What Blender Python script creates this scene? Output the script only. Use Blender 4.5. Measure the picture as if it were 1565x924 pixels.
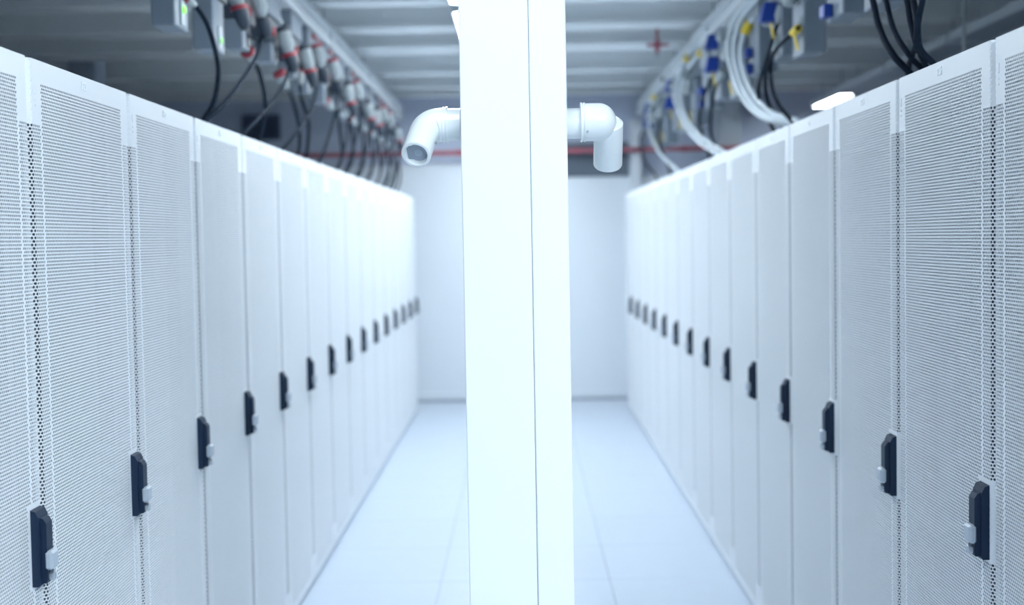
import bpy, math, random
import numpy as np
from mathutils import Vector, Matrix

random.seed(7)
for o in list(bpy.data.objects):
    bpy.data.objects.remove(o)
scene = bpy.context.scene
COL = scene.collection

# ------------------------------------------------------------------ camera
F_PX, CY, PITCH, YAW, ROLL, EYE = 1770.28, 437.6, 0.0420, 0.0094, -0.0176, 1.6138
FOCUS, APERTURE = 2.60, 0.021


def cam_dir(u, v, w):
    """camera axes (right, down, forward) to world"""
    c, s = math.cos(ROLL), math.sin(ROLL)
    u, v = c * u + s * v, -s * u + c * v
    x, y, z = u, w, -v
    c, s = math.cos(PITCH), math.sin(PITCH)
    y, z = c * y + s * z, -s * y + c * z
    c, s = math.cos(YAW), math.sin(YAW)
    x, y = c * x - s * y, s * x + c * y
    return Vector((x, y, z))


cam_data = bpy.data.cameras.new('camera')
cam = bpy.data.objects.new('camera', cam_data)
COL.objects.link(cam)
right, up, fwd = cam_dir(1, 0, 0), cam_dir(0, -1, 0), cam_dir(0, 0, 1)
m = Matrix((right, up, -fwd)).transposed().to_4x4()
m.translation = Vector((0, 0, EYE))
cam.matrix_world = m
cam_data.sensor_fit = 'HORIZONTAL'
cam_data.sensor_width = 36.0
cam_data.lens = F_PX / 1565.0 * 36.0
cam_data.shift_y = -(462.0 - CY) / 1565.0
cam_data.clip_start = 0.05
cam_data.dof.use_dof = True
cam_data.dof.focus_distance = FOCUS
cam_data.dof.aperture_fstop = cam_data.lens * 0.001 / APERTURE
scene.camera = cam

# ------------------------------------------------------------------ world, exposure
world = bpy.data.worlds.new('world')
scene.world = world
world.use_nodes = True
world.node_tree.nodes['Background'].inputs[0].default_value = (0.55, 0.70, 0.95, 1)
world.node_tree.nodes['Background'].inputs[1].default_value = 0.15
vs = scene.view_settings
vs.view_transform = 'Standard'
vs.look = 'None'
vs.gamma = 1.0
vs.use_curve_mapping = False
vs.exposure = 1.5
LAMP = 13.0                       # emission of the lit ceiling lights
LAMP_COL = (0.845, 0.94, 1.0, 1)


# ------------------------------------------------------------------ materials
def mat(name, col, rough=0.45, metal=0.0, var=0.0, scale=6.0, bump=0.0, bump_scale=120.0,
        emit=None, strength=0.0, coat=0.0, spec=0.5):
    mt = bpy.data.materials.new(name)
    mt.use_nodes = True
    nt = mt.node_tree
    b = nt.nodes['Principled BSDF']
    b.inputs['Base Color'].default_value = (*col, 1)
    b.inputs['Roughness'].default_value = rough
    b.inputs['Metallic'].default_value = metal
    b.inputs['Specular IOR Level'].default_value = spec
    if coat:
        b.inputs['Coat Weight'].default_value = coat
    if var or bump:
        tc = nt.nodes.new('ShaderNodeTexCoord')
    if var:
        n = nt.nodes.new('ShaderNodeTexNoise')
        n.inputs['Scale'].default_value = scale
        n.inputs['Detail'].default_value = 4
        nt.links.new(tc.outputs['Object'], n.inputs['Vector'])
        r = nt.nodes.new('ShaderNodeMapRange')
        r.inputs['To Min'].default_value = 1 - var
        r.inputs['To Max'].default_value = 1 + var
        nt.links.new(n.outputs['Fac'], r.inputs['Value'])
        v = nt.nodes.new('ShaderNodeVectorMath')
        v.operation = 'SCALE'
        v.inputs[0].default_value = col
        nt.links.new(r.outputs['Result'], v.inputs['Scale'])
        nt.links.new(v.outputs['Vector'], b.inputs['Base Color'])
    if bump:
        n2 = nt.nodes.new('ShaderNodeTexNoise')
        n2.inputs['Scale'].default_value = bump_scale
        nt.links.new(tc.outputs['Object'], n2.inputs['Vector'])
        bp = nt.nodes.new('ShaderNodeBump')
        bp.inputs['Strength'].default_value = bump
        bp.inputs['Distance'].default_value = 0.001
        nt.links.new(n2.outputs['Fac'], bp.inputs['Height'])
        nt.links.new(bp.outputs['Normal'], b.inputs['Normal'])
    if emit:
        b.inputs['Emission Color'].default_value = (*emit, 1)
        b.inputs['Emission Strength'].default_value = strength
    return mt


M = {
    'door': mat('white_powder_coat', (0.82, 0.86, 0.90), 0.42, var=0.02, scale=3),
    'body': mat('rack_body_paint', (0.70, 0.76, 0.82), 0.5, var=0.02),
    'inner': mat('rack_interior_grey', (0.045, 0.065, 0.095), 0.7, var=0.1),
    'handle': mat('navy_black_plastic', (0.009, 0.024, 0.056), 0.5, bump=0.1, spec=0.3),
    'lock': mat('pale_grey_plastic', (0.42, 0.48, 0.55), 0.4, var=0.03),
    'chrome': mat('brushed_steel', (0.55, 0.6, 0.65), 0.3, metal=0.9, var=0.04),
    'foot': mat('rubber_foot', (0.03, 0.04, 0.05), 0.7, var=0.1),
    'tile': mat('floor_tile_laminate', (0.54, 0.61, 0.71), 0.30, var=0.03, scale=9),
    'slab': mat('floor_joint', (0.26, 0.31, 0.38), 0.7, var=0.06),
    'wall_white': mat('aisle_end_white', (0.80, 0.86, 0.92), 0.5, var=0.015, scale=2),
    'wall': mat('blue_grey_wall', (0.70, 0.77, 0.92), 0.7, var=0.06, scale=1.5),
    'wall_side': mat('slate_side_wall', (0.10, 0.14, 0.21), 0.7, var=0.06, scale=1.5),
    'pillar': mat('pillar_paint', (0.36, 0.42, 0.50), 0.7, var=0.05),
    'wall_rear': mat('rear_wall_paint', (0.62, 0.68, 0.74), 0.7, var=0.04, scale=1.5),
    'ceiling': mat('ceiling_paint', (0.80, 0.85, 0.89), 0.75, var=0.05, scale=2),
    'beam': mat('beam_paint', (0.85, 0.89, 0.91), 0.6, var=0.05, scale=2.5),
    'column': mat('column_enamel', (0.86, 0.92, 0.94), 0.35, var=0.01, scale=2),
    'pvc': mat('white_pvc', (0.82, 0.87, 0.89), 0.28, var=0.015, coat=0.25),
    'glass': mat('lens_glass', (0.26, 0.31, 0.38), 0.12, var=0.15, scale=40, coat=0.6),
    'lens': mat('lens_core', (0.33, 0.40, 0.48), 0.15, var=0.05, coat=0.5),
    'lamp': mat('lamp_diffuser', (0.9, 0.95, 1.0), 0.5, var=0.01, emit=LAMP_COL[:3], strength=LAMP),
    'lamp_off': mat('lamp_diffuser_unlit', (0.42, 0.47, 0.53), 0.45, var=0.03),
    'housing': mat('lamp_housing', (0.62, 0.67, 0.72), 0.45, var=0.03),
    'trunk': mat('busway_aluminium', (0.78, 0.83, 0.86), 0.42, var=0.05, scale=5),
    'box_grey': mat('tap_box_grey', (0.19, 0.24, 0.30), 0.5, var=0.06, scale=12),
    'box_pale': mat('tap_box_pale', (0.32, 0.38, 0.44), 0.45, var=0.05, scale=12),
    'box_dark': mat('tap_box_dark', (0.035, 0.05, 0.075), 0.5, var=0.1, scale=12),
    'socket': mat('socket_white', (0.37, 0.43, 0.46), 0.4, var=0.03, scale=14),
    'red': mat('socket_red', (0.33, 0.03, 0.05), 0.45, var=0.08, scale=20),
    'blue': mat('socket_blue', (0.012, 0.055, 0.34), 0.4, var=0.08, scale=20),
    'yellow': mat('tag_yellow', (0.70, 0.52, 0.035), 0.5, var=0.05, scale=20),
    'led': mat('green_led', (0.2, 0.7, 0.1), 0.4, var=0.02, emit=(0.22, 1.0, 0.06), strength=0.55),
    'led_dim': mat('green_led_dim', (0.25, 0.5, 0.2), 0.4, var=0.02, emit=(0.3, 1.0, 0.15), strength=0.16),
    'cable': mat('black_cable', (0.007, 0.016, 0.032), 0.7, var=0.15, scale=25, spec=0.15),
    'cable_white': mat('white_cable', (0.62, 0.70, 0.76), 0.4, var=0.04, scale=20),
    'red_pipe': mat('red_pipe', (0.45, 0.13, 0.17), 0.45, var=0.06, scale=4),
    'grille': mat('grey_grille', (0.20, 0.25, 0.31), 0.6, var=0.06, scale=6),
    'vent': mat('dark_vent', (0.13, 0.18, 0.28), 0.6, var=0.08, scale=6),
    'conduit': mat('conduit_steel', (0.34, 0.40, 0.43), 0.5, var=0.05),
}


# ------------------------------------------------------------------ mesh helpers
class MB:
    def __init__(self):
        self.v, self.f, self.s = [], [], []

    def add(self, vs_, fs, smooth=False):
        n = len(self.v)
        self.v += [tuple(p) for p in vs_]
        self.f += [tuple(i + n for i in f) for f in fs]
        self.s += [smooth] * len(fs)
        return self

    def box(self, x0, x1, y0, y1, z0, z1, bev=0.0):
        """box, its twelve edges chamfered by bev"""
        if bev <= 0:
            p = [(x, y, z) for x in (x0, x1) for y in (y0, y1) for z in (z0, z1)]
            return self.add(p, [(0, 1, 3, 2), (4, 6, 7, 5), (0, 4, 5, 1), (2, 3, 7, 6), (0, 2, 6, 4), (1, 5, 7, 3)])
        lo, hi = (x0, y0, z0), (x1, y1, z1)
        vs_, idx = [], {}
        for cx in (0, 1):
            for cy in (0, 1):
                for cz in (0, 1):
                    c = (cx, cy, cz)
                    for ax in range(3):
                        p = []
                        for k in range(3):
                            base = hi[k] if c[k] else lo[k]
                            if k != ax:
                                base += -bev if c[k] else bev
                            p.append(base)
                        idx[(c, ax)] = len(vs_)
                        vs_.append(tuple(p))
        fs = []
        for ax in range(3):
            a, b = (ax + 1) % 3, (ax + 2) % 3
            for sd in (0, 1):
                q = []
                for (i, j) in ((0, 0), (1, 0), (1, 1), (0, 1)):
                    c = [0, 0, 0]; c[ax] = sd; c[a] = i; c[b] = j
                    q.append(idx[(tuple(c), ax)])
                fs.append(tuple(q if sd else q[::-1]))
            for i in (0, 1):
                for j in (0, 1):
                    c0 = [0, 0, 0]; c0[a] = i; c0[b] = j
                    c1 = list(c0); c1[ax] = 1
                    c0, c1 = tuple(c0), tuple(c1)
                    q = [idx[(c0, a)], idx[(c1, a)], idx[(c1, b)], idx[(c0, b)]]
                    fs.append(tuple(q if (i == j) == False else q[::-1]))
        for c in [(x, y, z) for x in (0, 1) for y in (0, 1) for z in (0, 1)]:
            t = [idx[(c, 0)], idx[(c, 1)], idx[(c, 2)]]
            fs.append(tuple(t if sum(c) % 2 else t[::-1]))
        return self.add(vs_, fs)

    def prism(self, pts2, axis, a0, a1):
        """polygon pts2 in the plane normal to axis, extruded a0..a1"""
        def mk(p, a):
            q = [p[0], p[1]]
            q.insert(axis, a)
            return tuple(q)
        n = len(pts2)
        vs_ = [mk(p, a0) for p in pts2] + [mk(p, a1) for p in pts2]
        fs = [tuple(range(n))[::-1], tuple(range(n, 2 * n))]
        fs += [(i, (i + 1) % n, n + (i + 1) % n, n + i) for i in range(n)]
        return self.add(vs_, fs)

    def sweep(self, path, radii, seg=12, cap=True):
        path = [Vector(p) for p in path]
        if not isinstance(radii, (list, tuple)):
            radii = [radii] * len(path)
        tans = []
        for i in range(len(path)):
            a = path[max(i - 1, 0)]
            b = path[min(i + 1, len(path) - 1)]
            t = b - a
            tans.append(t.normalized() if t.length > 1e-9 else (tans[-1] if tans else Vector((0, 0, 1))))
        ref = Vector((0, 0, 1)) if abs(tans[0].z) < 0.9 else Vector((1, 0, 0))
        n = tans[0].cross(ref).normalized()
        vs_, fs = [], []
        for i, (p, t, r) in enumerate(zip(path, tans, radii)):
            n = (n - t * n.dot(t)).normalized()
            b = t.cross(n)
            for k in range(seg):
                a = 2 * math.pi * k / seg
                vs_.append(tuple(p + (n * math.cos(a) + b * math.sin(a)) * r))
        for i in range(len(path) - 1):
            for k in range(seg):
                k2 = (k + 1) % seg
                fs.append((i * seg + k, i * seg + k2, (i + 1) * seg + k2, (i + 1) * seg + k))
        self.add(vs_, fs, True)
        if cap:
            e = (len(path) - 1) * seg
            self.add([vs_[k] for k in range(seg)], [tuple(range(seg))[::-1]])
            self.add([vs_[e + k] for k in range(seg)], [tuple(range(seg))])
        return self

    def lathe(self, origin, axis, prof, seg=32):
        """prof: (distance along axis, radius); sharp profile corners get doubled rings"""
        origin, axis = Vector(origin), Vector(axis).normalized()
        ref = Vector((0, 0, 1)) if abs(axis.z) < 0.9 else Vector((1, 0, 0))
        n = axis.cross(ref).normalized()
        b = axis.cross(n)
        for (d0, r0), (d1, r1) in zip(prof[:-1], prof[1:]):
            vs_ = []
            for d, r in ((d0, r0), (d1, r1)):
                for k in range(seg):
                    a = 2 * math.pi * k / seg
                    vs_.append(tuple(origin + axis * d + (n * math.cos(a) + b * math.sin(a)) * r))
            self.add(vs_, [(k, (k + 1) % seg, seg + (k + 1) % seg, seg + k) for k in range(seg)], True)
        return self

    def mesh(self, name):
        me = bpy.data.meshes.new(name)
        me.from_pydata(self.v, [], self.f)
        me.polygons.foreach_set('use_smooth', self.s)
        me.validate()
        import bmesh
        bm = bmesh.new()
        bm.from_mesh(me)
        bmesh.ops.remove_doubles(bm, verts=bm.verts, dist=1e-6)
        bmesh.ops.recalc_face_normals(bm, faces=bm.faces)
        bm.to_mesh(me)
        bm.free()
        if any(self.s) :
            me.set_sharp_from_angle(angle=math.radians(40))
        return me

    def build(self, name, material, parent=None):
        return link(name, self.mesh(name), material, parent)


def link(name, me, material=None, parent=None):
    if material and not me.materials:
        me.materials.append(M[material])
    o = bpy.data.objects.new(name, me)
    COL.objects.link(o)
    o.parent = parent
    return o


def tag(o, label, cat, group=None):
    o['label'] = label
    o['category'] = cat
    if group:
        o['group'] = group
    return o


def thing(name, label, cat, loc=(0, 0, 0), rz=0.0, group=None):
    o = bpy.data.objects.new(name, None)
    COL.objects.link(o)
    o.empty_display_size = 0.1
    o.location = loc
    o.rotation_euler = (0, 0, rz)
    return tag(o, label, cat, group)


def struct(o):
    o['kind'] = 'structure'
    return o


def copy_tree(src, parent=None):
    kids = list(src.children)
    c = src.copy()
    COL.objects.link(c)
    c.parent = parent
    for k in kids:
        copy_tree(k, c)
    return c


def spline(pts, n=8):
    pts = [Vector(p) for p in pts]
    P = [2 * pts[0] - pts[1]] + pts + [2 * pts[-1] - pts[-2]]
    out = []
    for i in range(1, len(P) - 2):
        p0, p1, p2, p3 = P[i - 1:i + 3]
        for k in range(n):
            t = k / n
            out.append(0.5 * ((2 * p1) + (p2 - p0) * t + (2 * p0 - 5 * p1 + 4 * p2 - p3) * t * t
                              + (3 * p1 - p0 - 3 * p2 + p3) * t ** 3))
    out.append(pts[-1])
    return out


ORD = ['', 'first', 'second', 'third', 'fourth', 'fifth', 'sixth', 'seventh', 'eighth', 'ninth', 'tenth',
       'eleventh', 'twelfth', 'thirteenth', 'fourteenth', 'fifteenth', 'sixteenth']

# ------------------------------------------------------------------ the room
XW0, XW1, YW0, YW1, ZC = -5.2, 5.2, -3.0, 11.7, 3.36

floor = struct(MB().box(XW0, XW1, YW0, YW1, -0.20, -0.004).build('floor', 'slab'))
TX = [-1.205, -0.410, 0.385, 1.180]
tiles = {}
for i in range(3):
    x0, x1 = TX[i] + 0.0015, TX[i + 1] - 0.0015
    tm = MB().box(-(x1 - x0) / 2, (x1 - x0) / 2, -0.2985, 0.2985, -0.004, 0.0, 0.0008).mesh('floor_tile')
    for j in range(24):
        yc = -2.7 + 0.6 * j
        if yc + 0.3 > YW1 - 0.05:
            continue
        t = link('floor_tile', tm, 'tile', floor)
        t.location = ((x0 + x1) / 2, yc, 0)

ceiling = struct(MB().box(XW0, XW1, YW0, YW1, ZC, ZC + 0.1).build('ceiling', 'ceiling'))
BEAMS = [(-2.2, .22), (-1.2, .22), (-.2, .22), (0.85, .22), (1.85, .22), (2.85, .22), (3.85, .22), (4.85, .22), (5.85, .22),
         (6.78, .18), (7.64, .22), (8.43, .34), (9.74, .16), (10.66, .14), (11.30, .14)]
for (y, w) in BEAMS:
    b = MB()
    # rolled steel section: web box with a wider bottom flange
    b.box(XW0, XW1, y + 0.03, y + w - 0.03, 3.03, ZC)
    b.box(XW0, XW1, y, y + w, 3.0, 3.03)
    b.build('beam', 'beam', ceiling)

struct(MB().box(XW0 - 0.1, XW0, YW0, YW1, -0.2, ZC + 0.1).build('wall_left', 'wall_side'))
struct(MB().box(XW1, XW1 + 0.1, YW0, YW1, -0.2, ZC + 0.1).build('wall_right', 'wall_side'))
struct(MB().box(XW0 - 0.1, XW1 + 0.1, YW0 - 0.1, YW0, -0.2, ZC + 0.1).build('wall_rear', 'wall_rear'))
far = struct(MB().box(XW0 - 0.1, XW1 + 0.1, YW1, YW1 + 0.1, -0.2, ZC + 0.1).build('wall_far', 'wall'))
# white aisle-end partition: two leaves, the left one taller
struct(MB().box(-1.9, 0.10, 11.58, YW1, -0.004, 2.365, 0.004).build('wall_aisle_end', 'wall_white'))
struct(MB().box(0.104, 1.90, 11.58, YW1, -0.004, 2.21, 0.004).build('wall_aisle_end', 'wall_white'))
struct(MB().box(-1.9, 1.9, 11.56, 11.58, 0.0, 0.07, 0.003).build('baseboard_far', 'wall_white'))
struct(MB().box(1.085, 1.19, 11.48, 11.57, 0.0, 2.75, 0.004).build('trim_1', 'wall_white'))
struct(MB().box(1.95, 2.17, 11.45, YW1, 0.0, 3.0, 0.004).build('trim_2', 'wall_rear'))
struct(MB().box(-3.47, -3.26, 8.95, 9.16, -0.004, ZC, 0.008).build('trim_3', 'pillar'))
struct(MB().box(3.05, 3.27, 9.0, 9.21, -0.004, 3.0, 0.008).build('trim_4', 'pillar'))

# ------------------------------------------------------------------ lamps
def ceiling_light(x, y0, y1, z, label, lit, w=0.30, group='ceiling lights'):
    t = thing('ceiling_light', label, 'light', (x, (y0 + y1) / 2, z), 0, group)
    L = (y1 - y0) / 2
    h = MB()
    h.box(-w / 2, w / 2, -L, L, 0.006, 0.055, 0.004)
    h.box(-w / 2, -w / 2 + 0.012, -L, L, -0.006, 0.006)
    h.box(w / 2 - 0.012, w / 2, -L, L, -0.006, 0.006)
    h.box(-w / 2 + 0.012, w / 2 - 0.012, -L, -L + 0.012, -0.006, 0.006)
    h.box(-w / 2 + 0.012, w / 2 - 0.012, L - 0.012, L, -0.006, 0.006)
    h.build('housing', 'housing', t)
    MB().box(-w / 2 + 0.013, w / 2 - 0.013, -L + 0.013, L - 0.013, -0.004, 0.005).build(
        'diffuser', 'lamp' if lit else 'lamp_off', t)
    for s in (-1, 1):
        MB().sweep([(0, s * L * 0.7, 0.05), (0, s * L * 0.7, ZC - z)], 0.004, 8).build('hanger', 'conduit', t)
    return t


LX, LW = -0.268, 0.22
LAMPS = [(0.90, 2.10, 'fifth'), (3.76, 4.96, 'fourth'), (5.19, 6.39, 'third'),
         (6.62, 7.82, 'second'), (8.05, 9.25, 'farthest but one'), (9.48, 10.68, 'farthest')]
for y0, y1, n in LAMPS:
    lab = {'sixth': 'bright ceiling light over the aisle behind the viewer',
           'fifth': 'bright ceiling light over the aisle just in front of the column',
           'fourth': 'bright ceiling light over the aisle just past the column',
           'third': 'bright ceiling light whose end shows at the top edge left of the column',
           'second': 'bright ceiling light whose slanted edge peeks out left of the column top',
           'farthest but one': 'bright ceiling light hidden by the column, last but one towards the end wall',
           'farthest': 'bright ceiling light hidden by the column, nearest the end wall'}[n]
    far_ = y0 > 6.5
    ceiling_light(-0.233 if far_ else LX, y0, y1, 2.90, lab, True, 0.29 if far_ else (0.15 if y0 < 1 else LW))
ceiling_light(2.87, 10.25, 11.20, 2.82, 'short glowing ceiling light beyond the right-hand rack row', True, 0.15)
for k, y in enumerate((8.95, 7.65, 6.35)):
    ceiling_light(2.87, y - 0.1, y + 1.15, 2.82, 'unlit ceiling light beyond the right-hand rack row, %s towards the viewer'
                  % ['first', 'second', 'third'][k], False, 0.24)
for k, (x, y) in enumerate(((1.45, 0.5), (1.45, -0.9), (0.70, -0.9))):  # unseen lamps added to brighten the column front and the left row
    ceiling_light(x, y - 0.6, y + 0.6, 2.90, 'added unseen fill light behind the viewer on the right, %s of three' % ORD[k + 1], True, (0.60, 0.60, 0.22)[k])
ceiling_light(-3.2, 4.7, 5.9, 2.90, 'added unseen fill light over the aisle beyond the left rack row', True, 0.10)  # unseen lamp added to lift the dim ceiling and wall on the left

# ------------------------------------------------------------------ server racks
XL, XR, YL0, YR0, RW = -1.0012, 0.9641, 2.3701, 2.3830, 0.600
P_HEX = 0.00835


def door_mesh():
    a, c, s0, s1 = 0.004, 0.010, 0.003, 0.597
    cl = c * math.sqrt(2)
    U = 2 * a + 2 * cl + (s1 - s0 - 2 * c)
    z0, z1 = 0.040, 2.0
    ku = np.array([0, a, a + cl, U - a - cl, U - a, U])
    ks = np.array([s0, s0, s0 + c, s1 - c, s1, s1])
    kx = np.array([-(a + c), -c, 0, 0, -c, -(a + c)])
    p, row = P_HEX, P_HEX * math.sqrt(3) / 2
    nc, nr = int(U / p) + 2, int((z1 - z0) / row) + 2
    R = p / math.sqrt(3)
    jj, ii = np.meshgrid(np.arange(nr), np.arange(nc), indexing='ij')
    cu = (ii + 0.5 * (jj % 2)) * p
    cz = z0 + jj * row
    cu, cz = cu.ravel(), cz.ravel()
    cs = np.interp(cu, ku, ks)
    near, farr = cu < a + cl + 0.038, cu > U - (a + cl + 0.038)
    strip = (near & (cu > 0.003)) | (farr & (cu < U - 0.003))
    hole = strip & (cz > 0.142) & (cz < 1.863)
    hole |= (cs > 0.0605) & (cs < 0.5395) & (cz > 0.066) & (cz < 1.952)
    hole &= ~((cs > 0.522) & (cz > 0.916) & (cz < 1.092))         # blank pad behind the handle
    angs = np.radians(90 + 60 * np.arange(6))                     # cell corners, pointed top
    hol = np.radians(60 + 60 * np.arange(6) + 60)                 # hole corners, flat top
    rh, squash = 0.0038, 0.80
    ou = np.clip(cu[:, None] + R * np.cos(angs), 0, U)
    oz = np.clip(cz[:, None] + R * np.sin(angs), z0, z1)
    keep = (ou.max(1) - ou.min(1) > 1e-5) & (oz.max(1) - oz.min(1) > 1e-5)
    V, Fl, Ft, off = [], [], [], 0

    def to3(u, z, d):
        s = np.interp(u, ku, ks)
        x = np.interp(u, ku, kx)
        # push inwards: along the local normal of the folded sheet
        ns = np.interp(u, [0, a, a + 1e-6, a + cl, a + cl + 1e-6, U - a - cl - 1e-6, U - a - cl, U - a - 1e-6, U - a, U],
                       [1, 1, .7, .7, 0, 0, -.7, -.7, -1, -1])
        nx = np.interp(u, [0, a, a + 1e-6, a + cl, a + cl + 1e-6, U - a - cl - 1e-6, U - a - cl, U - a - 1e-6, U - a, U],
                       [0, 0, -.7, -.7, -1, -1, -.7, -.7, 0, 0])
        return np.stack([x + nx * d, s + ns * d, z], -1)

    # blank cells: one hexagon each
    k = keep & ~hole
    o = to3(ou[k], oz[k], 0.0)
    n = len(o)
    V.append(o.reshape(-1, 3))
    hexf = (np.arange(n)[:, None] * 6 + np.arange(6)).astype(np.int64)
    off = n * 6
    # cells with a hole: ring of twelve triangles and the wall of the hole
    k = keep & hole
    n2 = int(k.sum())
    o = to3(ou[k], oz[k], 0.0)
    hu = cu[k][:, None] + rh * np.cos(hol)
    hz = cz[k][:, None] + rh * squash * np.sin(hol)
    h0, h1 = to3(hu, hz, 0.0), to3(hu, hz, 0.0014)
    V.append(np.concatenate([o, h0, h1], 1).reshape(-1, 3))
    base = off + np.arange(n2)[:, None] * 18
    # corner angle i at 90+60i, hole vertex i at 120+60i (lies between corner i and i+1)
    tri = []
    for i in range(6):
        j = (i + 1) % 6
        tri.append([i, j, 6 + i])
        tri.append([j, 6 + j, 6 + i])
    tri = np.array(tri)
    tris = (base[:, :, None] + tri[None]).reshape(-1, 3)
    qd = np.array([[6 + i, 6 + (i + 1) % 6, 12 + (i + 1) % 6, 12 + i] for i in range(6)])
    quads = (base[:, :, None] + qd[None]).reshape(-1, 4)
    V = np.concatenate(V).astype(np.float32)
    # flanges closing the folded top and bottom edge, and a stiffener bar behind each rib
    fl = MB()
    for zz0, zz1 in ((z1 - 0.002, z1), (z0, z0 + 0.002)):
        fl.prism([(-(a + c), s0), (-c, s0), (-0.0004, s0 + c), (-0.0004, s1 - c), (-c, s1), (-(a + c), s1)], 2, zz0, zz1)
    fv = np.array(fl.v, np.float32)
    foff = len(V)
    V = np.concatenate([V, fv])
    loops = [hexf.ravel(), tris.ravel(), quads.ravel()]
    tot = [np.full(len(hexf), 6), np.full(len(tris), 3), np.full(len(quads), 4)]
    for f in fl.f:
        loops.append(np.array(f) + foff)
        tot.append(np.array([len(f)]))
    loops = np.concatenate(loops).astype(np.int32)
    tot = np.concatenate(tot).astype(np.int32)
    start = np.concatenate([[0], np.cumsum(tot)[:-1]]).astype(np.int32)
    me = bpy.data.meshes.new('door')
    me.vertices.add(len(V))
    me.vertices.foreach_set('co', V.ravel())
    me.loops.add(len(loops))
    me.loops.foreach_set('vertex_index', loops)
    me.polygons.add(len(tot))
    me.polygons.foreach_set('loop_start', start)
    me.polygons.foreach_set('use_smooth', np.zeros(len(tot), dtype=bool))
    me.update(calc_edges=True)
    return me


def make_rack():
    root = thing('server_rack', '', 'server rack')
    D = 1.0
    b = MB()
    b.box(-D, -0.092, 0.002, 0.004, 0.02, 1.985)
    b.box(-D, -0.092, 0.596, 0.598, 0.02, 1.985)
    b.box(-D, -D + 0.002, 0.004, 0.596, 0.02, 1.985)
    b.box(-D, -0.024, 0.002, 0.598, 1.985, 1.990)
    b.box(-D, -0.024, 0.002, 0.598, 0.014, 0.020)
    b.build('body', 'body', root)
    f = MB()
    f.box(-0.09, -0.050, 0.002, 0.030, 0.02, 1.985)
    f.box(-0.09, -0.050, 0.570, 0.598, 0.02, 1.985)
    f.box(-0.09, -0.024, 0.030, 0.570, 1.955, 1.985)
    f.box(-0.09, -0.024, 0.030, 0.570, 0.02, 0.055)
    f.build('frame', 'inner', root)
    MB().box(-0.11, -0.09, 0.005, 0.595, 0.022, 1.984).build('blanking_panel', 'inner', root)
    MB().box(-0.05, -0.006, 0.004, 0.596, 0.012, 0.039, 0.002).build('plinth', 'body', root)
    for x in (-0.06, -0.94):
        for y in (0.03, 0.57):
            MB().lathe((x, y, 0), (0, 0, 1), [(0, 0.0), (0, 0.022), (0.012, 0.022), (0.014, 0.008), (0.016, 0.0)], 12).build('foot', 'foot', root)
    d = link('door', door_mesh(), 'door', root)
    # swing handle: plate with a sloping head, lever, grey lock cap, lock cylinder
    pl = MB()
    pl.prism([(-0.001, 0.925), (0.0135, 0.925), (0.016, 0.928), (0.016, 1.066), (0.010, 1.078), (-0.001, 1.082)], 1, 0.535, 0.583)
    pl.build('handle_plate', 'handle', d)
    lv = MB()
    lv.prism([(0.016, 0.930), (0.0255, 0.930), (0.028, 0.936), (0.028, 1.052), (0.022, 1.062), (0.016, 1.064)], 1, 0.544, 0.574)
    lv.build('handle_lever', 'handle', d)
    MB().box(0.022, 0.0395, 0.541, 0.577, 0.957, 0.996, 0.005).build('lock_cap', 'lock', d)
    lc = MB()
    lc.lathe((0.026, 0.559, 0.9425), (1, 0, 0), [(0, 0.0095), (0.010, 0.0095), (0.0115, 0.008), (0.0115, 0.0)], 20)
    lc.box(0.0365, 0.0385, 0.5578, 0.5602, 0.937, 0.948)
    lc.build('lock_cylinder', 'chrome', d)
    bd = MB()
    bd.box(0.0, 0.0018, 0.286, 0.314, 1.9830, 1.9875, 0.0004)
    bd.box(0.0, 0.0018, 0.286, 0.2915, 1.9690, 1.9826, 0.0004)
    bd.box(0.0, 0.0018, 0.2950, 0.314, 1.9690, 1.9735, 0.0004)
    bd.box(0.0, 0.0018, 0.308, 0.314, 1.9739, 1.9790, 0.0004)
    bd.build('badge', 'column', d)
    for z, h in ((1.938, 0.022), (1.917, 0.007), (1.905, 0.005), (0.105, 0.022)):
        hp = MB()
        pts = [(0.0295 + 0.003 * math.cos(q), z + (h / 2 - 0.003 if math.sin(q) > 0 else -(h / 2 - 0.003)) + 0.003 * math.sin(q))
               for q in [math.pi * (k + 0.5) / 6 for k in range(12)]]
        hp.prism(pts, 0, -0.0004, 0.0015)
        hp.build('hinge_pin', 'door', d)
    return root


rack0 = make_rack()
first = True
for side in ('left', 'right'):
    for k in range(15):
        y = YL0 - RW + k * RW if side == 'left' else YR0 - RW + (k + 1) * RW
        r = rack0 if first else copy_tree(rack0)
        first = False
        r.location = (XL if side == 'left' else XR, y, 0)
        r.rotation_euler = (0, 0, 0 if side == 'left' else math.pi)
        if k == 0:
            lab = 'white mesh-door server rack cut off by the %s edge of the picture' % side
        elif k == 14:
            lab = 'white mesh-door server rack at the far end of the %s row, beside the end wall' % side
        else:
            lab = 'white mesh-door server rack, %s from the viewer in the %s row' % (ORD[k + 1], side)
        tag(r, lab, 'server rack', 'server racks of the %s row' % side)

# ------------------------------------------------------------------ column with its two pipe cameras
CYF = 2.45
col = thing('column', 'glossy white two-piece column standing in the middle of the aisle', 'column', (-0.015, CYF + 0.08, 0))
c_ = MB().box(-0.1105, 0.0350, -0.08, 0.08, 0.0, ZC, 0.002)
c_.build('wide_panel', 'column', col)
MB().box(0.0364, 0.114, -0.08, 0.08, 0.0, ZC, 0.002).build('narrow_panel', 'column', col)
MB().box(0.0345, 0.0368, -0.076, 0.075, 0.0, ZC).build('seam_strip', 'box_grey', col)

PZ, PY = 1.861, 2.525
R_ = 0.0365
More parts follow.
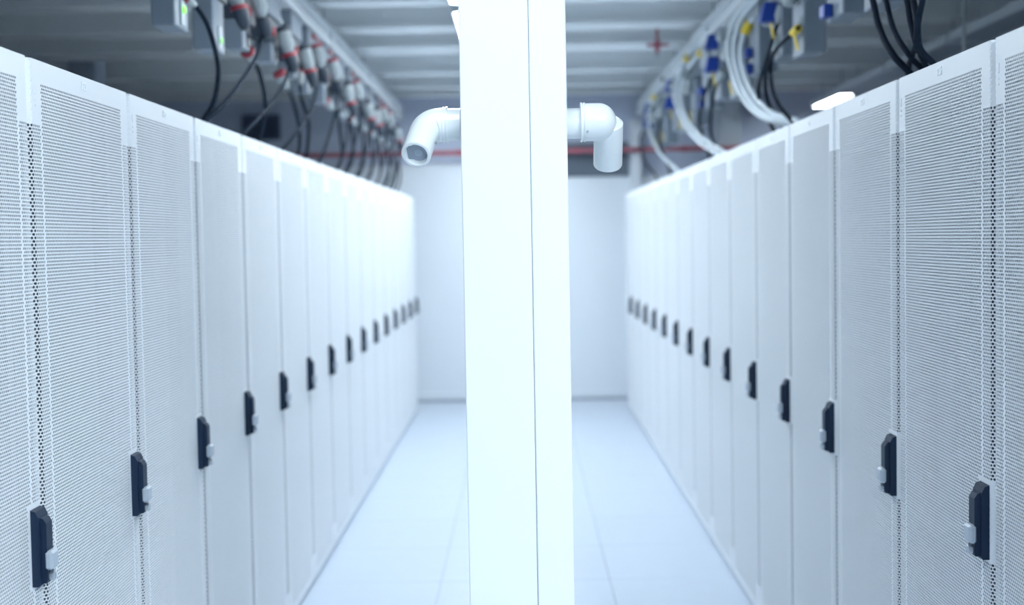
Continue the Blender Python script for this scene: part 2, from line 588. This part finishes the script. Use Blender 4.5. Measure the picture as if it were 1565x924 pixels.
# left pipe: straight stub, collar, elbow, tube looking down at the viewer
lt = thing('pipe_camera', 'white pipe-shaped camera on the left of the column, open lens end facing the viewer', 'camera', (-0.129, PY, PZ))


def loc(p):
    return (p[0] + 0.129, p[1] - PY, p[2] - PZ)


MB().sweep([loc((-0.129, PY, PZ)), loc((-0.160, PY, PZ))], 0.0350, 36).build('stub_pipe', 'pvc', lt)
MB().lathe(loc((-0.156, PY, PZ)), (-1, 0, 0), [(0, 0.035), (0, 0.0392), (0.004, 0.0392), (0.005, 0.0375), (0.008, 0.0375), (0.009, 0.0388),
                                               (0.011, 0.0388), (0.012, 0.036), (0.012, 0.03)], 40).build('collar', 'pvc', lt)
dv = Vector((-0.13, -0.80, -0.585)).normalized()
E0 = Vector((-0.2030, PY, PZ))
LEN = 0.119
path = []
A = E0 + Vector((0.036, 0, 0))
B = E0 + dv * 0.036
path = [Vector((-0.165, PY, PZ))]
for k in range(13):
    t = k / 12
    path.append(A * (1 - t) ** 2 + E0 * 2 * t * (1 - t) + B * t * t)
path.append(E0 + dv * LEN)
el = MB().sweep([loc(p) for p in path], [R_] * 6 + [0.0358, 0.0350, 0.0342, 0.0335, 0.0328, 0.0322, 0.0318, 0.0315, 0.0315], 40, cap=False)
tip = E0 + dv * LEN
el.lathe(loc(tip), dv, [(0, 0.0315), (0.0015, 0.0308), (0.002, 0.0300), (0.002, 0.0248), (0.001, 0.0242), (-0.010, 0.0240)], 40)
el.build('elbow_tube', 'pvc', lt)
# lens plate: round opening with a squared left side
ref_r = dv.cross(Vector((0, 0, 1))).normalized() * -1.0     # image right when looking at the lens
if ref_r.x < 0:
    ref_r = -ref_r
ref_u = ref_r.cross(dv).normalized()
if ref_u.z < 0:
    ref_u = -ref_u


def disc(pts, d0, d1):
    mb = MB()
    n = len(pts)
    vs_ = [loc(tip + dv * d + ref_r * a + ref_u * b) for d in (d0, d1) for a, b in pts]
    fs = [tuple(range(n)), tuple(range(n, 2 * n))] + [(i, (i + 1) % n, n + (i + 1) % n, n + i) for i in range(n)]
    return mb.add(vs_, fs)


disc([(0.0242 * math.cos(q), 0.0242 * math.sin(q)) for q in [math.pi * 2 * k / 36 for k in range(36)]], -0.012, -0.0080).build('bezel', 'pvc', lt)
dpts = []
for k in range(27):
    q = math.radians(-128 + 256 * k / 26)
    dpts.append((0.003 + 0.0205 * math.cos(q), 0.0205 * math.sin(q)))
dpts += [(-0.0205, 0.0150), (-0.0205, -0.0150)]
disc(dpts, -0.0085, -0.0072).build('lens', 'glass', lt)
disc([(0.004 + 0.009 * math.cos(q), 0.009 * math.sin(q)) for q in [math.pi * 2 * k / 24 for k in range(24)]], -0.0073, -0.0062).build('lens_core', 'lens', lt)
MB().lathe(loc(E0 + dv * 0.075 + ref_r * 0.0345), ref_r, [(-0.002, 0.003), (0.0012, 0.003), (0.0018, 0.0022), (0.0018, 0.0)], 12).build('screw', 'chrome', lt)

# right pipe: stub, collar, bulbous elbow, tube pointing down and away
rt = thing('pipe_camera', 'white pipe-shaped camera on the right of the column, pointing down and away', 'camera', (0.099, PY, PZ))


def loc(p):
    return (p[0] - 0.099, p[1] - PY, p[2] - PZ)


MB().sweep([loc((0.099, PY, PZ - 0.002)), loc((0.135, PY, PZ - 0.002))], 0.0330, 36).build('stub_pipe', 'pvc', rt)
MB().lathe(loc((0.1305, PY, PZ)), (1, 0, 0), [(0, 0.033), (0, 0.0428), (0.0035, 0.0428), (0.0045, 0.0405), (0.0065, 0.0405), (0.0075, 0.0425),
                                              (0.010, 0.0425), (0.011, 0.040)], 40).build('collar', 'pvc', rt)
prof = [(0, 0.0405), (0.030, 0.0408)] + [(0.030 + 0.0385 * math.sin(q), 0.0408 * math.cos(q)) for q in [math.pi / 2 * k / 14 for k in range(1, 15)]]
MB().lathe(loc((0.140, PY, PZ)), (1, 0, 0), prof, 40).build('elbow', 'pvc', rt)
dw = Vector((0.02, 0.60, -0.80)).normalized()
S = Vector((0.1925, PY + 0.012, PZ - 0.002))
tb = MB()
tb.lathe(loc(S), dw, [(-0.010, 0.0), (-0.008, 0.024), (0.0, 0.0320), (0.105, 0.0322), (0.107, 0.0312), (0.107, 0.0250), (0.095, 0.0250)], 40)
tb.build('camera_tube', 'pvc', rt)
MB().lathe(loc(S), dw, [(0.096, 0.0), (0.096, 0.0252), (0.099, 0.0252), (0.099, 0.0)], 30).build('lens', 'glass', rt)
MB().lathe(loc((0.144, PY - 0.0335, PZ - 0.0235)), (0, -0.82, -0.57), [(-0.003, 0.003), (0.0012, 0.003), (0.0018, 0.002), (0.0018, 0.0)], 12).build('screw', 'chrome', rt)

# ------------------------------------------------------------------ busways, tap-off boxes
def busway(sign, label):
    t = thing('busway', label, 'busway', (sign * 1.20, 7.2, 2.80))
    s = MB()
    s.box(-0.055, 0.055, -4.4, 4.3, 0.0, 0.045, 0.003)
    s.box(-0.040, 0.040, -4.4, 4.3, 0.045, 0.085)
    s.box(-0.055, 0.055, -4.4, 4.3, 0.085, 0.125, 0.003)
    s.build('trunking', 'trunk', t)
    for k in range(5):
        y = -3.6 + 1.8 * k
        MB().box(-0.062, 0.062, y - 0.06, y + 0.06, -0.004, 0.131, 0.003).build('joint_cover', 'trunk', t)
        MB().sweep([(0, y, 0.12), (0, y, ZC - 2.80)], 0.005, 8).build('hanger', 'conduit', t)
    return t


busway(-1, 'pale aluminium busway hung above the left rack row')
busway(1, 'pale aluminium busway hung above the right rack row')


def tap_box_left(var):
    t = thing('tap_off_box', '', 'tap-off box')
    MB().box(-0.065, 0.045, -0.14, 0.14, -0.125, -0.004, 0.004).build('upper_case', 'box_grey', t)
    MB().box(-0.060, 0.035, -0.10, 0.11, -0.235, -0.125, 0.004).build('switch_block', 'box_dark', t)
    lo = (-0.44, -0.09, 0.07) if var in (0, 1) else ((-0.36, -0.10, 0.02) if var == 2 else (-0.33, -0.02, 0.10))
    MB().box(-0.055, 0.028, lo[1], lo[2], lo[0], -0.235, 0.005).build('lower_case', 'box_grey', t)
    if var != 3:
        MB().box(0.045, 0.057, -0.03, 0.09, -0.050, -0.026, 0.003).build('latch', 'red', t)
    MB().box(0.030, 0.056, -0.085, -0.035, -0.215, -0.18, 0.003).build('switch_lever', 'red', t)
    yy, zz = ((0.02, -0.13), (0.04, -0.16), (-0.03, -0.12), (0.06, -0.19))[var]
    ax = (0.22, 0.12, -1)
    sk = MB()
    sk.lathe((0.074, yy, zz), ax, [(-0.02, 0.0), (-0.02, 0.032), (0.0, 0.034), (0.060, 0.032), (0.085, 0.025), (0.1, 0.016), (0.1, 0.0)], 20)
    for k in range(10):
        q = math.pi * 2 * k / 10
        x, y = 0.074 + 0.033 * math.cos(q), yy + 0.033 * math.sin(q)
        sk.sweep([(x, y, zz), (x + 0.013, y + 0.007, zz - 0.058)], 0.0035, 6)
    sk.build('socket', 'socket', t)
    MB().lathe((0.070, yy - 0.003, zz + 0.022), ax, [(-0.010, 0.02), (-0.010, 0.038), (0.010, 0.038), (0.010, 0.028)], 20).build('socket_collar', 'red' if var in (0, 2) else 'box_dark', t)
    MB().lathe((0.098, yy + 0.013, zz - 0.105), ax, [(0.0, 0.0), (0.0, 0.032), (0.022, 0.032), (0.06, 0.024), (0.08, 0.014), (0.08, 0.0)], 16).build('plug', 'box_dark', t)
    if var in (1, 3):
        MB().lathe((0.093, yy + 0.011, zz - 0.090), ax, [(0.0, 0.02), (0.0, 0.036), (0.016, 0.036), (0.016, 0.02)], 18).build('plug_collar', 'red', t)
    MB().box(0.028, 0.033, lo[1] + 0.062, lo[1] + 0.11, lo[0] + 0.012, lo[0] + 0.10, 0.001).build('indicator_panel', 'box_dark' if var > 1 else 'box_pale', t)
    MB().lathe((0.033, lo[1] + 0.086, lo[0] + (0.068, 0.045)[var == 1]), (1, 0, 0), [(0, 0.0135), (0.004, 0.0135), (0.008, 0.009), (0.009, 0.0)], 14).build(
        'indicator', ('led', 'led_dim')[var] if var < 2 else 'box_dark', t)
    return t


def tap_box_right(var):
    t = thing('tap_off_box', '', 'tap-off box')
    MB().box(-0.045, 0.065, -0.14, 0.14, -0.13, -0.004, 0.004).build('upper_case', 'box_pale', t)
    lo = (-0.40, -0.11, 0.11) if var != 1 else (-0.45, -0.06, 0.13)
    MB().box(-0.035, 0.060, lo[1], lo[2], lo[0], -0.13, 0.005).build('lower_case', 'box_grey', t)
    if var == 0:
        for y, z in ((-0.06, -0.075), (-0.03, -0.20)):
            MB().prism([(-0.118, z - 0.040), (-0.098, z + 0.045), (-0.040, z + 0.04), (-0.040, z - 0.04)], 1, y - 0.036, y + 0.036).build('socket_cover', 'blue', t)
    if var == 2:
        for z in (-0.285, -0.365):
            MB().box(-0.070, -0.035, 0.02, 0.085, z - 0.024, z + 0.024, 0.004).build('plug_cover', 'blue', t)
    if var != 2:
        MB().lathe((-0.055, 0.055, -0.17), (-0.3, -0.35, -1), [(-0.03, 0.0), (-0.03, 0.032), (0.05, 0.032), (0.075, 0.022), (0.075, 0.0)], 18).build('socket', 'socket', t)
    if var == 1:
        MB().lathe((-0.066, -0.02, -0.10), (-0.8, -0.5, -0.5), [(-0.03, 0.0), (-0.03, 0.030), (0.06, 0.030), (0.085, 0.018), (0.085, 0.0)], 18).build('plug', 'socket', t)
        MB().prism([(-0.070, -0.365), (-0.054, -0.435), (-0.050, -0.435), (-0.066, -0.365)], 1, -0.045, -0.018).build('tag', 'yellow', t)
        MB().sweep([(-0.034, -0.031, -0.355), (-0.068, -0.031, -0.368)], 0.003, 6).build('tag_tie', 'box_dark', t)
    if var == 0:
        MB().prism([(-0.080, -0.255), (-0.066, -0.325), (-0.062, -0.325), (-0.076, -0.255)], 1, -0.095, -0.070).build('tag', 'yellow', t)
        MB().sweep([(-0.034, -0.082, -0.245), (-0.078, -0.082, -0.258)], 0.003, 6).build('tag_tie', 'box_dark', t)
    return t


for side, x, y0, n, what in (('left', -1.20, 4.07, 14, 'red-trimmed'), ('right', 1.20, 3.32, 15, 'blue-capped')):
    protos = {}
    for k in range(n):
        if side == 'left':
            var = k if k < 2 else (2, 3, 2, 3, 3, 2)[k % 6]
            mk = tap_box_left
        else:
            var = (1, 1, 2, 1, 0, 2, 1, 0, 2, 1, 1, 0, 1, 1, 0)[k]
            mk = tap_box_right
        if var in protos:
            b = copy_tree(protos[var])
        else:
            b = protos[var] = mk(var)
        b.location = (x, y0 + 0.5 * k + (random.uniform(-0.04, 0.04) if k > 1 else 0), 2.80)
        what2 = what if side == 'left' else {1: 'yellow-tagged', 2: 'small-capped', 0: 'blue-covered'}[var]
        tag(b, '%s grey tap-off box under the %s busway, %s from the viewer' % (what2, side, ORD[k + 1]), 'tap-off box',
            'tap-off boxes of the %s busway' % side)

# ------------------------------------------------------------------ cables
def cable(pts, r, kind, label, plug='socket', collar='red', group=None, tagged=None):
    p0 = Vector(pts[0])
    t = thing('power_cable', label, 'cable', p0, 0, group)
    rel = [tuple(Vector(p) - p0) for p in pts]
    sp = spline(rel, 8)
    MB().sweep(sp, r, 10).build('cord', kind, t)
    d = (sp[1] - sp[0]).normalized()
    MB().lathe((0, 0, 0), -d, [(-0.028, r * 0.9), (-0.026, r * 1.3), (0.0, r * 1.7), (0.012, r * 2.6), (0.06, r * 3.2), (0.065, 0.0)], 16).build('plug', plug, t)
    if collar:
        MB().lathe(-d * 0.055, -d, [(0, r * 2.8), (0, r * 3.5), (0.016, r * 3.5), (0.022, 0.0)], 16).build('plug_collar', collar, t)
    if tagged is not None:
        q = sp[tagged]
        tv = (sp[tagged + 1] - q).normalized()
        MB().lathe(q - tv * 0.03, tv, [(0, r), (0, r * 1.9), (0.06, r * 1.9), (0.06, r)], 12).build('tag', 'yellow', t)
    return t


CAB = {
 'L1': [(-1.170,4.167,2.475), (-1.160,4.205,2.466), (-1.130,4.245,2.403), (-1.110,4.284,2.290), (-1.110,4.284,2.206), (-1.130,4.278,2.122), (-1.170,4.304,2.075)],
 'L2': [(-1.170,5.025,2.684), (-1.160,5.127,2.677), (-1.130,5.164,2.598), (-1.110,5.037,2.489), (-1.110,4.838,2.348), (-1.120,4.482,2.170), (-1.170,4.339,2.071)],
 'L3': [(-1.180,5.159,2.425), (-1.170,5.214,2.395), (-1.140,5.198,2.285), (-1.140,5.201,2.198), (-1.180,5.246,2.074)],
 'L4': [(-1.170,5.697,2.691), (-1.150,5.754,2.673), (-1.120,5.754,2.579), (-1.110,5.589,2.427), (-1.110,5.348,2.288), (-1.130,5.022,2.151), (-1.170,4.885,2.063)],
 'L5': [(-1.180,5.867,2.409), (-1.160,5.909,2.358), (-1.150,6.016,2.253), (-1.150,6.054,2.138), (-1.180,6.147,2.074)],
 'L6': [(-1.170,6.201,2.463), (-1.150,6.138,2.369), (-1.150,6.328,2.250), (-1.180,6.389,2.077)],
 'L7': [(-1.160,6.646,2.697), (-1.130,6.564,2.566), (-1.120,6.295,2.352), (-1.130,5.902,2.175), (-1.180,5.728,2.057)],
 'R1': [(1.170,5.563,2.797), (1.140,5.695,2.763), (1.100,5.966,2.704), (1.080,6.029,2.582), (1.080,5.925,2.434), (1.090,5.689,2.273), (1.120,5.437,2.161), (1.200,5.217,2.087)],
 'R2': [(1.180,5.438,2.761), (1.150,5.620,2.741), (1.110,5.861,2.678), (1.090,5.919,2.558), (1.090,5.819,2.412), (1.100,5.595,2.262), (1.130,5.340,2.153), (1.200,5.105,2.088)],
 'R3': [(1.180,5.738,2.692), (1.140,5.832,2.639), (1.110,5.850,2.536), (1.100,5.703,2.395), (1.110,5.489,2.255), (1.140,5.248,2.152), (1.200,5.033,2.092)],
 'R4': [(1.170,7.276,2.846), (1.130,7.616,2.816), (1.100,8.030,2.732), (1.090,8.173,2.570), (1.100,7.834,2.368), (1.120,7.314,2.197), (1.200,6.907,2.069)],
 'R5': [(1.180,7.217,2.775), (1.140,7.517,2.750), (1.110,7.881,2.675), (1.100,7.981,2.538), (1.110,7.661,2.350), (1.130,7.118,2.189), (1.200,6.753,2.074)],
 'R6': [(1.170,9.435,2.851), (1.120,9.701,2.763), (1.100,9.984,2.619), (1.100,9.754,2.432), (1.120,9.213,2.241), (1.200,8.752,2.079)],
 'K1': [(1.160,5.218,2.563), (1.140,5.208,2.504), (1.120,5.283,2.401), (1.110,5.412,2.300), (1.120,5.435,2.212), (1.190,5.481,2.100)],
 'K2': [(1.160,4.808,2.466), (1.140,4.815,2.444), (1.120,5.081,2.412), (1.110,5.252,2.338), (1.120,5.290,2.225), (1.170,5.332,2.134), (1.200,5.335,2.092)],
 'K3': [(1.160,5.275,2.457), (1.140,5.280,2.385), (1.120,5.192,2.271), (1.130,5.096,2.173), (1.190,5.063,2.081)],
 'K4': [(1.160,7.033,2.581), (1.140,7.060,2.515), (1.120,7.167,2.409), (1.120,7.254,2.298), (1.190,7.397,2.137)],
 'K5': [(1.160,6.760,2.513), (1.140,6.826,2.446), (1.130,6.914,2.303), (1.140,6.935,2.189), (1.190,6.960,2.104)],
 'K6': [(1.170,9.410,2.664), (1.140,9.528,2.518), (1.140,9.545,2.360), (1.190,9.366,2.156)],
 'K7': [(1.150,10.834,2.615), (1.120,10.912,2.500), (1.130,10.625,2.298), (1.190,10.185,2.114)],
 'N1': [(1.160,3.866,2.504), (1.130,3.761,2.407), (1.120,3.701,2.343), (1.120,3.629,2.238), (1.130,3.534,2.145), (1.180,3.514,2.078)],
 'N2': [(1.170,3.754,2.477), (1.140,3.652,2.383), (1.130,3.601,2.323), (1.130,3.521,2.213), (1.150,3.447,2.129), (1.200,3.469,2.083)],
 'N3': [(1.170,3.575,2.435), (1.140,3.461,2.342), (1.130,3.408,2.284), (1.130,3.375,2.211), (1.140,3.355,2.143), (1.200,3.442,2.087)],
 'N4': [(1.180,3.546,2.428), (1.150,3.433,2.336), (1.140,3.381,2.278), (1.130,3.325,2.211), (1.140,3.360,2.153), (1.200,3.609,2.099)],
 'N5': [(1.180,3.345,2.380), (1.150,3.302,2.307), (1.140,3.305,2.262), (1.140,3.343,2.196), (1.150,3.351,2.132), (1.200,3.361,2.079)],
}
LAB = {
 'L1': 'black cable bulging to the right, leftmost of those dropping onto the left row',
 'L2': 'long black cable sweeping down left from the second plug to the left rack tops',
 'L3': 'short black cable dropping nearly straight behind the two long left sweeps',
 'L4': 'long black cable sweeping down left and crossing the short straight one',
 'L5': 'short black cable leaning right, fifth of the left row cables',
 'L6': 'short thin black cable dropping steeply, sixth of the left row cables',
 'L7': 'long black cable sweeping left, farthest of the three long left sweeps',
 'R1': 'outermost of the three big white cable loops above the right row',
 'R2': 'middle one of the three big white cable loops above the right row',
 'R3': 'innermost of the three big white cable loops above the right row',
 'R4': 'outer white cable of the pair looping above the middle of the right row',
 'R5': 'inner white cable of the pair looping above the middle of the right row',
 'R6': 'single farthest white cable loop above the right row',
 'K1': 'black cable curving down left beside the three white loops',
 'K2': 'black cable with a yellow tag crossing behind the three white loops',
 'K3': 'black cable curving right to the rack top beside the three white loops',
 'K4': 'black cable hanging behind the pair of white loops, left one of two',
 'K5': 'black cable hanging behind the pair of white loops, right one of two',
 'K6': 'black cable hanging beside the single farthest white loop',
 'K7': 'farthest black cable of the right row, by the end wall',
 'N1': 'thick black cable at top right, leftmost of the near bunch',
 'N2': 'black cable at top right, second from the left in the near bunch',
 'N3': 'black cable at top right, third from the left in the near bunch',
 'N4': 'black cable at top right curving back left across the near bunch',
 'N5': 'black cable at top right, rightmost of the near bunch',
}
for n, pts in CAB.items():
    sg = -1 if n[0] == 'L' else 1
    x, y, z = pts[-1]
    pts = pts + [(x + sg * 0.03, y, 2.01), (x + sg * 0.035, y, 1.991)]
    white = n[0] == 'R'
    r = {'L': 0.0092, 'R': 0.0125, 'K': 0.0090, 'N': 0.0088}[n[0]]
    if n == 'N1':
        r = 0.0105
    cable(pts, r, 'cable_white' if white else 'cable', LAB[n], 'socket' if n[0] in 'LK' else 'box_dark',
          'red' if n[0] == 'L' else None, 'cables above the %s row' % ('left' if sg < 0 else 'right'),
          {'K2': 8, 'R1': 5, 'R3': 8, 'R4': 11, 'R5': 5, 'R6': 8}.get(n))
# the farther, smaller cables of the left row
kk = 0
for k in range(6, 14):
    yb = 4.07 + 0.5 * k
    for q in range(2):
        up_ = q == 0
        z0 = 2.69 if up_ else 2.44
        dy = random.uniform(-0.45, -0.15) if up_ else random.uniform(0.05, 0.3)
        bul = random.uniform(0.03, 0.07)
        pts = [(-1.165, yb + 0.1, z0), (-1.15 + bul * 0.5, yb + 0.17, z0 - 0.05), (-1.13 + bul * 0.3, yb + 0.15 + dy * 0.15, z0 - 0.2),
               (-1.13 + bul * 0.3, yb + 0.1 + dy * 0.5, (z0 + 2.06) / 2 - 0.05), (-1.14, yb + 0.06 + dy, 2.12), (-1.18, yb + dy, 2.03), (-1.19, yb + dy, 1.991)]
        kk += 1
        cable(pts, 0.0095, 'cable', 'black cable from the %s plug of the %s tap-off box of the left busway' % ('upper' if up_ else 'lower', ORD[k + 1]),
              'socket', 'red' if (k + q) % 2 else 'box_dark', 'cables above the left row')

# ------------------------------------------------------------------ pipes and wall fittings
rp = thing('fire_pipe', 'thin red pipe running across the upper end wall', 'pipe', (0, 11.40, 2.455))
MB().sweep([(-2.6, 0, 0), (3.3, 0, 0)], 0.024, 14).build('run', 'red_pipe', rp)
for x in (-2.2, -0.6, 0.55, 1.6, 2.8):
    MB().lathe((x, 0, 0), (1, 0, 0), [(-0.03, 0.024), (-0.03, 0.031), (0.03, 0.031), (0.03, 0.024)], 14).build('coupling', 'red_pipe', rp)
    MB().box(x + 0.05, x + 0.07, -0.02, 0.30, -0.012, 0.012).build('bracket', 'conduit', rp)

g = thing('air_grille', 'grey louvred air grille above the white wall, right of the column', 'grille', (0.59, 11.57, 2.215))
MB().box(-0.50, 0.48, -0.02, 0.12, 0.0, 0.33, 0.004).build('frame', 'grille', g)
for k in range(9):
    MB().prism([(-0.042, 0.025 + 0.033 * k), (-0.020, 0.040 + 0.033 * k), (-0.020, 0.044 + 0.033 * k), (-0.042, 0.029 + 0.033 * k)], 0, -0.46, 0.44).build('slat', 'grille', g)

v = thing('wall_vent', 'dark square vent high on the far wall behind the left cables', 'vent', (-2.60, 11.70, 2.64))
fr = MB()
fr.box(-0.19, 0.19, -0.05, -0.002, 0.0, 0.02); fr.box(-0.19, 0.19, -0.05, -0.002, 0.23, 0.25)
fr.box(-0.19, -0.17, -0.05, -0.002, 0.02, 0.23); fr.box(0.17, 0.19, -0.05, -0.002, 0.02, 0.23)
fr.build('frame', 'vent', v)
MB().box(-0.17, 0.17, -0.012, -0.002, 0.02, 0.23).build('back_plate', 'vent', v)
for k in range(6):
    MB().prism([(-0.045, 0.028 + 0.034 * k), (-0.014, 0.046 + 0.034 * k), (-0.014, 0.050 + 0.034 * k), (-0.045, 0.032 + 0.034 * k)], 0, -0.168, 0.168).build('slat', 'vent', v)

sp_ = thing('sprinkler', 'small red sprinkler fitting under the ceiling beams, right of the column', 'sprinkler', (0.96, 8.10, 2.90))
MB().sweep([(0, 0, 0.05), (0, 0, ZC - 2.90)], 0.010, 10).build('drop_pipe', 'red_pipe', sp_)
MB().lathe((0, 0, 0.06), (0, 0, -1), [(0, 0.0), (0, 0.024), (0.05, 0.024), (0.06, 0.014), (0.085, 0.014), (0.085, 0.0)], 14).build('valve_body', 'red_pipe', sp_)
MB().sweep([(-0.07, 0, 0.03), (0.08, 0, 0.03)], 0.011, 10).build('cross_arm', 'red_pipe', sp_)
MB().lathe((0, 0, -0.045), (0, 0, -1), [(-0.02, 0.004), (0, 0.004), (0, 0.025), (0.004, 0.025), (0.004, 0)], 14).build('deflector', 'chrome', sp_)

cd = thing('conduit', 'thin vertical grey conduit behind the right rack row at top right', 'conduit', (2.11, 5.55, 0))
MB().sweep([(0, 0, -0.004), (0, 0, ZC)], 0.0085, 12).build('tube', 'conduit', cd)
for z in (2.85,):
    MB().lathe((0, 0, z), (0, 0, 1), [(0, 0.0085), (0, 0.013), (0.03, 0.013), (0.03, 0.0085)], 12).build('coupling', 'conduit', cd)
